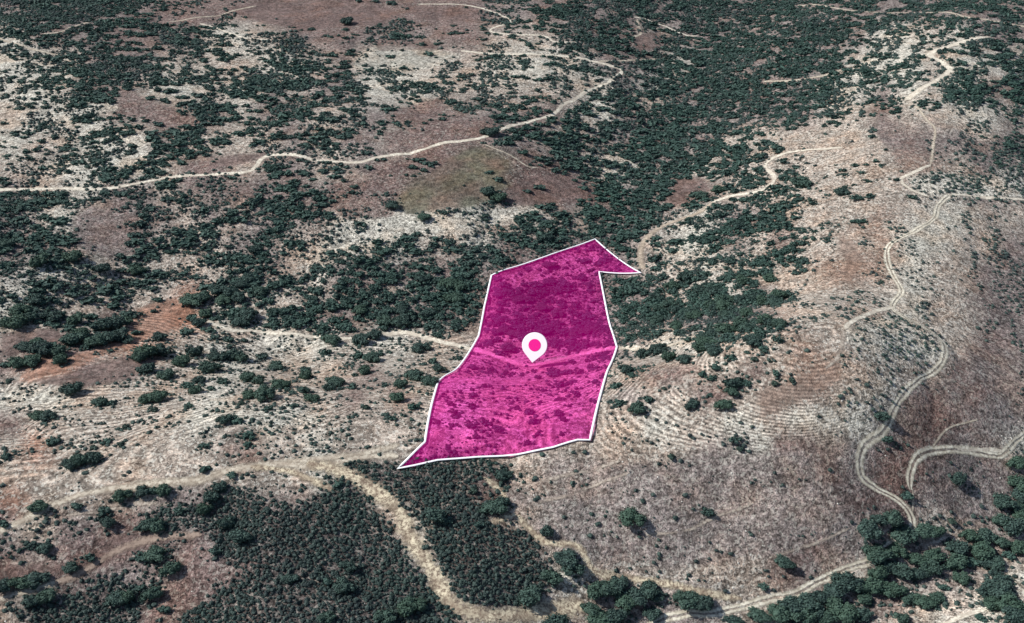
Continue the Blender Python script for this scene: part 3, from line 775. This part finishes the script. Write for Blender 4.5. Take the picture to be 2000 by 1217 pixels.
for k in range(9):
    rs = np.random.RandomState(50 + k)
    V, Fc, T = crown(rs, 1100, 8 + k % 5, .085, 2, zs=.58 + .1 * rs.rand(), low=.16)
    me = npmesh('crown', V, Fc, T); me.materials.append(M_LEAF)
    tm = trunk_mesh(rs); tm.materials.append(M_BARK); PROTO.append((me, tm))
lab = labels_for(TI, 'tree', 'tree', 'trees')
for n, i in enumerate(TI):
    cm, tm = PROTO[n % len(PROTO)]
    root = bpy.data.objects.new('evergreen_tree', None); COL.objects.link(root)
    root.location = A[i, :3]; root.rotation_euler = (0, 0, (n % 2) * math.pi + rng.uniform(-.5, .5))
    e = rng.uniform(1.0, 1.3)
    root.scale = (A[i, 3] * e, A[i, 3] / e * 1.04, hz[i] * rng.uniform(.8, 1.05)); root.empty_display_size = .2
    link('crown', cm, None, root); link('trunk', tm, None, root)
    tag(root, lab[i][0], 'tree', lab[i][1])
SPROTO = []
for k in range(6):
    rs = np.random.RandomState(90 + k)
    V, Fc, T = crown(rs, 260, 6 + k % 3, .13, 2, zs=.5, low=.02)
    me = npmesh('shrub', V, Fc, T); me.materials.append(M_SHRUB); SPROTO.append(me)
lab = labels_for(SI, 'shrub', 'shrub', 'shrubs')
for n, i in enumerate(SI):
    o = link('shrub', SPROTO[n % 6], None); o.location = A[i, :3]; o.rotation_euler = (0, 0, rng.rand() * 6.28)
    o.scale = (A[i, 3], A[i, 3] * rng.uniform(.8, 1.1), hz[i]); tag(o, lab[i][0], 'shrub', lab[i][1])

# ---- the rest of the wood
FP = [crown(np.random.RandomState(300 + k), 90, 4 + k % 3, .19, 1, zs=.55, low=.05) for k in range(8)]
FP2 = [crown(np.random.RandomState(340 + k), 34, 3 + k % 2, .28, 1, zs=.55, low=.03) for k in range(8)]
B = A[rest]; bz = hz[rest]; bd = dist[rest]; tone = rng.rand(len(B))
for nm, mk, pr in (('woodland', bd < 640, FP), ('far_woodland', bd >= 640, FP2)):
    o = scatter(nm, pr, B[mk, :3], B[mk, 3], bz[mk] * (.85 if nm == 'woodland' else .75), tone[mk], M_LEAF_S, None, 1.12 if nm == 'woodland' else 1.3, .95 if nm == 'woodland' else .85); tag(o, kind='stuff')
print('trees', len(TI), 'shrubs', len(SI), 'rest', len(B))

# ---- low scrub
def sow(cell, x0, x1, y0, y1):
    x, y = np.meshgrid(np.arange(x0, x1, cell), np.arange(y0, y1, cell))
    x = (x + rng.rand(*x.shape) * cell * 1.1).ravel(); y = (y + rng.rand(*y.shape) * cell * 1.1).ravel()
    z = zat(x, y); c, s, t, px, py = cover(x, y, z, 13.0)
    return x, y, z, c, s, t, px, py
def inview(px, py, m=60): return (px > -m) & (px < 2000 + m) & (py > -m) & (py < 1217 + m)
x, y, z, c, s, t, px, py = sow(1.25, -420, 420, 190, 480)
d_ = fbm(x / 6, y / 6, 401, 3)
d_ = .5 * d_ + .5 * fbm(x / 24, y / 24, 403, 3)
k = (s > .7) & ((rng.rand(len(x)) * .5 + .5 * np.argsort(np.argsort(d_)) / len(d_)) < s * .78 - .06) & inview(px, py)
k[k] &= roadclear(x[k], y[k], rng.uniform(-2.5, .8, k.sum()))
P1 = np.column_stack([x, y, z])[k]; r1 = .34 + .85 * rng.rand(len(P1)) ** 2 + .35 * fbm(P1[:, 0] / 14, P1[:, 1] / 14, 407, 2)
x, y, z, c, s, t, px, py = sow(2.4, -780, 780, 190, 1380)
d_ = .35 * fbm(x / 9, y / 7, 405, 3) + .65 * fbm(x / 22, z * .8, 409, 3)
k = (s <= .7) | (y > 480)
s = s * (1 - .28 * sstep(520, 760, y))
k &= ((rng.rand(len(x)) * .30 + .70 * np.argsort(np.argsort(d_)) / len(d_)) < s * .95 + .03) & (s > .03) & inview(px, py, 150)
k[k] &= roadclear(x[k], y[k], rng.uniform(-1.5, .9, k.sum()))
P2 = np.column_stack([x, y, z])[k]; r2 = (.36 + .95 * rng.rand(len(P2)) ** 2.2) * (1.1 + .75 * sstep(350, 900, P2[:, 1]))
# seedlings and skirts of undergrowth round the trees
near = np.where(vis & (A[:, 1] < 620))[0]; ids = np.repeat(near, 7)
an = rng.rand(len(ids)) * 6.283; rr = A[ids, 3] * rng.uniform(.75, 1.9, len(ids))
sx_ = A[ids, 0] + np.cos(an) * rr * 1.2; sy_ = A[ids, 1] + np.sin(an) * rr
sat = np.column_stack([sx_, sy_, zat(sx_, sy_)]); sat = sat[roadclear(sx_, sy_, 1.0) & (rng.rand(len(ids)) < .62)]
P2 = np.concatenate([P2, sat]); r2 = np.concatenate([r2, rng.uniform(.4, 1.25, len(sat))])
BP = [bush(np.random.RandomState(500 + k), 16) for k in range(8)]
BP2 = [bush(np.random.RandomState(520 + k), 7, leaf=.34) for k in range(8)]
o = scatter('low_scrub', BP, P1, r1, r1 * rng.uniform(.9, 1.3, len(r1)), rng.rand(len(P1)), M_SCRUB); tag(o, kind='stuff')
o = scatter('sparse_scrub', BP2, P2, r2, r2 * .95, rng.rand(len(P2)), M_SCRUB); tag(o, kind='stuff')
print('scrub', len(P1), len(P2))

# ---- loose limestone
x, y, z, c, s, t, px, py = sow(3.2, -500, 500, 190, 800)
l = c.sum(-1) / 3
k = (rng.rand(len(x)) * .6 + fbm(x / 9, y / 9, 501, 3) * .8 < .18 + .9 * l) & (s > .03) & inview(px, py)
P3 = np.column_stack([x, y, z])[k]
RP = []
for q in range(6):
    rs = np.random.RandomState(600 + q); V = lump(ICO1[0], rs, .35, 1.6) * np.array([1, .8, .5]); RP.append((V, ICO1[1], np.zeros(len(V))))
r3 = rng.uniform(.15, .5, len(P3)) ** 1.0
o = scatter('loose_stones', RP, P3, r3, r3, rng.rand(len(P3)), M_STONE); tag(o, kind='stuff')
print('stones', len(P3))

# ------------------------------------------------------------------ the tinted parcel: a thin film held above the crowns inside a white tube frame
root = bpy.data.objects.new('parcel_overlay', None); COL.objects.link(root)
cx, cy = np.mean(PW[:, 0]), np.mean(PW[:, 1]); root.location = (cx, cy, float(zat(cx, cy)[0]))
tag(root, 'translucent magenta area with a white border draped over the hillside', 'map area')
bound = []
for p, q in zip(PXY, PXY[1:] + PXY[:1]):
    n = max(1, int(math.dist(p, q) / 3))
    bound += [(p[0] + (q[0] - p[0]) * k / n, p[1] + (q[1] - p[1]) * k / n) for k in range(n)]
ox, oy, oz = root.location
def smoothz(x, y):   # the film spans the small bumps
    x = np.asarray(x); y = np.asarray(y); a = 0
    for dx in (-6, -3, 0, 3, 6):
        for dy in (-6, -3, 0, 3, 6): a = a + zat(x + dx, y + dy)
    return a / 25
gx, gy = np.meshgrid(np.arange(min(p[0] for p in PXY), max(p[0] for p in PXY), 5), np.arange(min(p[1] for p in PXY), max(p[1] for p in PXY), 5))
gx = gx.ravel(); gy = gy.ravel(); k = inpoly(gx, gy, PXY); gx = gx[k]; gy = gy[k]
bd_ = np.min(np.hypot(gx[:, None] - np.array(bound)[None, :, 0], gy[:, None] - np.array(bound)[None, :, 1]), 1); gx = gx[bd_ > 2]; gy = gy[bd_ > 2]
pts = [Vector(p) for p in bound] + [Vector((a, b)) for a, b in zip(gx, gy)]
nb = len(bound)
vo, eo, fo, *_ = delaunay_2d_cdt(pts, [(k, (k + 1) % nb) for k in range(nb)], [], 1, 1e-4)
vx = np.array([v.x for v in vo]); vy = np.array([v.y for v in vo]); vz = smoothz(vx, vy) + LIFT + RISE * sstep(0, 8, polydist(vx, vy, PXY + PXY[:1]))
film = npmesh('tinted_sheet', np.column_stack([vx - ox, vy - oy, vz - oz]), np.array([f for f in fo]), smooth=True)
m, nt, ns, L = newmat('magenta_film')
tr = N(nt, 'ShaderNodeBsdfTransparent'); tr.inputs[0].default_value = (.96, .45, .84, 1)
df = N(nt, 'ShaderNodeBsdfDiffuse'); df.inputs[0].default_value = (.14, .0, .056, 1)
ad = N(nt, 'ShaderNodeAddShader'); L.new(tr.outputs[0], ad.inputs[0]); L.new(df.outputs[0], ad.inputs[1])
o = N(nt, 'ShaderNodeOutputMaterial'); L.new(ad.outputs[0], o.inputs[0])
link('tinted_sheet', film, m, root)
# frame: a round tube along the boundary
bx_, by_ = np.array(bound).T
bz_ = smoothz(bx_, by_) + LIFT + .12
Bp = np.column_stack([np.array(bound), bz_]) - np.array([ox, oy, oz])
tn = np.roll(Bp, -1, 0) - np.roll(Bp, 1, 0); tn /= np.linalg.norm(tn, axis=1)[:, None]
sd = np.cross(tn, [0, 0, 1]); sd /= np.linalg.norm(sd, axis=1)[:, None]; up = np.cross(sd, tn)
ang = np.arange(8) / 8 * 6.283; rad = .62
V = (Bp[:, None] + (.58 * sd[:, None] * np.cos(ang)[None, :, None] + .22 * up[:, None] * np.sin(ang)[None, :, None])).reshape(-1, 3)
Fq = []
for k in range(nb):
    for q in range(8): Fq.append((k * 8 + q, ((k + 1) % nb) * 8 + q, ((k + 1) % nb) * 8 + (q + 1) % 8, k * 8 + (q + 1) % 8))
def mat_paint(name, c, glow=0.0):
    m, nt, ns, L = newmat(name); bs = N(nt, 'ShaderNodeBsdfPrincipled'); bs.inputs['Base Color'].default_value = (*c, 1); bs.inputs['Roughness'].default_value = .5
    if glow:
        bs.inputs['Emission Color'].default_value = (*c, 1); bs.inputs['Emission Strength'].default_value = glow
    o = N(nt, 'ShaderNodeOutputMaterial'); L.new(bs.outputs[0], o.inputs[0]); return m
link('border', npmesh('border', V, np.array(Fq), smooth=True), mat_paint('white_border', (.92, .92, .92)), root)

# ------------------------------------------------------------------ map pin standing on the ground
tip = ground([(1040, 709)], LIFT + RISE + .1)[0]
dpin = np.linalg.norm(tip - np.array([0, 0, CAMH])); mpp = dpin / F
Rr = 25 * mpp; Hc = 35 * mpp                      # head radius, height of its centre above the tip
pin = bpy.data.objects.new('map_pin', None); COL.objects.link(pin); pin.location = tip
pin.rotation_euler = (-R(38), 0, -R(12))
tag(pin, 'big white teardrop map pin with a magenta dot, standing on the magenta area', 'map pin')
out = []
a0 = math.asin(Rr / Hc) if Hc > Rr else 1.3
for k in range(49):
    t = -a0 + (math.pi + 2 * a0) * k / 48
    out.append((Rr * math.cos(t), Hc + Rr * math.sin(t)))
out.append((0, 0))
def slab(name, outline, y0, y1, bev, mat, parent):
    n = len(outline); cxo = np.mean([p[0] for p in outline]); czo = Hc
    rings = [(y0, 1 - bev), (y0 + (y1 - y0) * .2, 1), (y1 - (y1 - y0) * .2, 1), (y1, 1 - bev)]
    V = []; Fc = []
    for yy, s in rings:
        for p in outline: V.append(((p[0]) * s, yy, czo + (p[1] - czo) * s))
    for r_ in range(3):
        for k in range(n): Fc.append((r_ * n + k, r_ * n + (k + 1) % n, (r_ + 1) * n + (k + 1) % n, (r_ + 1) * n + k))
    me = bpy.data.meshes.new(name); me.from_pydata([tuple(map(float, v)) for v in V], [], Fc + [tuple(range(n))[::-1], tuple(range(3 * n, 4 * n))]); me.update()
    return link(name, me, mat, parent)
slab('pin_body', out, -.6, .6, .03, mat_paint('pin_white', (.95, .95, .95), 0), pin)
dot = [(12.3 * mpp * math.cos(k / 40 * 6.2832), Hc + 12.3 * mpp * math.sin(k / 40 * 6.2832)) for k in range(40)]
slab('pin_dot', dot, -.72, .72, .02, mat_paint('pin_magenta', (.90, .0, .28), 0), pin)

# ------------------------------------------------------------------ light
EL, AZ = R(43), R(-82)            # azimuth measured from +Y (away from camera), negative = left
sd_ = Vector((math.sin(AZ) * math.cos(EL), math.cos(AZ) * math.cos(EL), math.sin(EL)))
sun = bpy.data.objects.new('sun', bpy.data.lights.new('sun', 'SUN')); COL.objects.link(sun)
sun.data.energy = 5.0; sun.data.angle = R(.5); sun.data.color = (1, .975, .95)
sun.rotation_euler = sd_.to_track_quat('Z', 'Y').to_euler()
w = bpy.data.worlds.new('World'); scene.world = w; w.use_nodes = True
nt = w.node_tree; bg = nt.nodes['Background']
sky = nt.nodes.new('ShaderNodeTexSky'); sky.sky_type = 'NISHITA'; sky.sun_disc = False
sky.sun_elevation = EL; sky.sun_rotation = AZ
nt.links.new(sky.outputs[0], bg.inputs[0]); bg.inputs[1].default_value = .09
scene.view_settings.view_transform = 'Standard'; scene.view_settings.look = 'None'
scene.view_settings.exposure = .1; scene.view_settings.gamma = 1
scene.cycles.max_bounces = 4; scene.cycles.transparent_max_bounces = 12
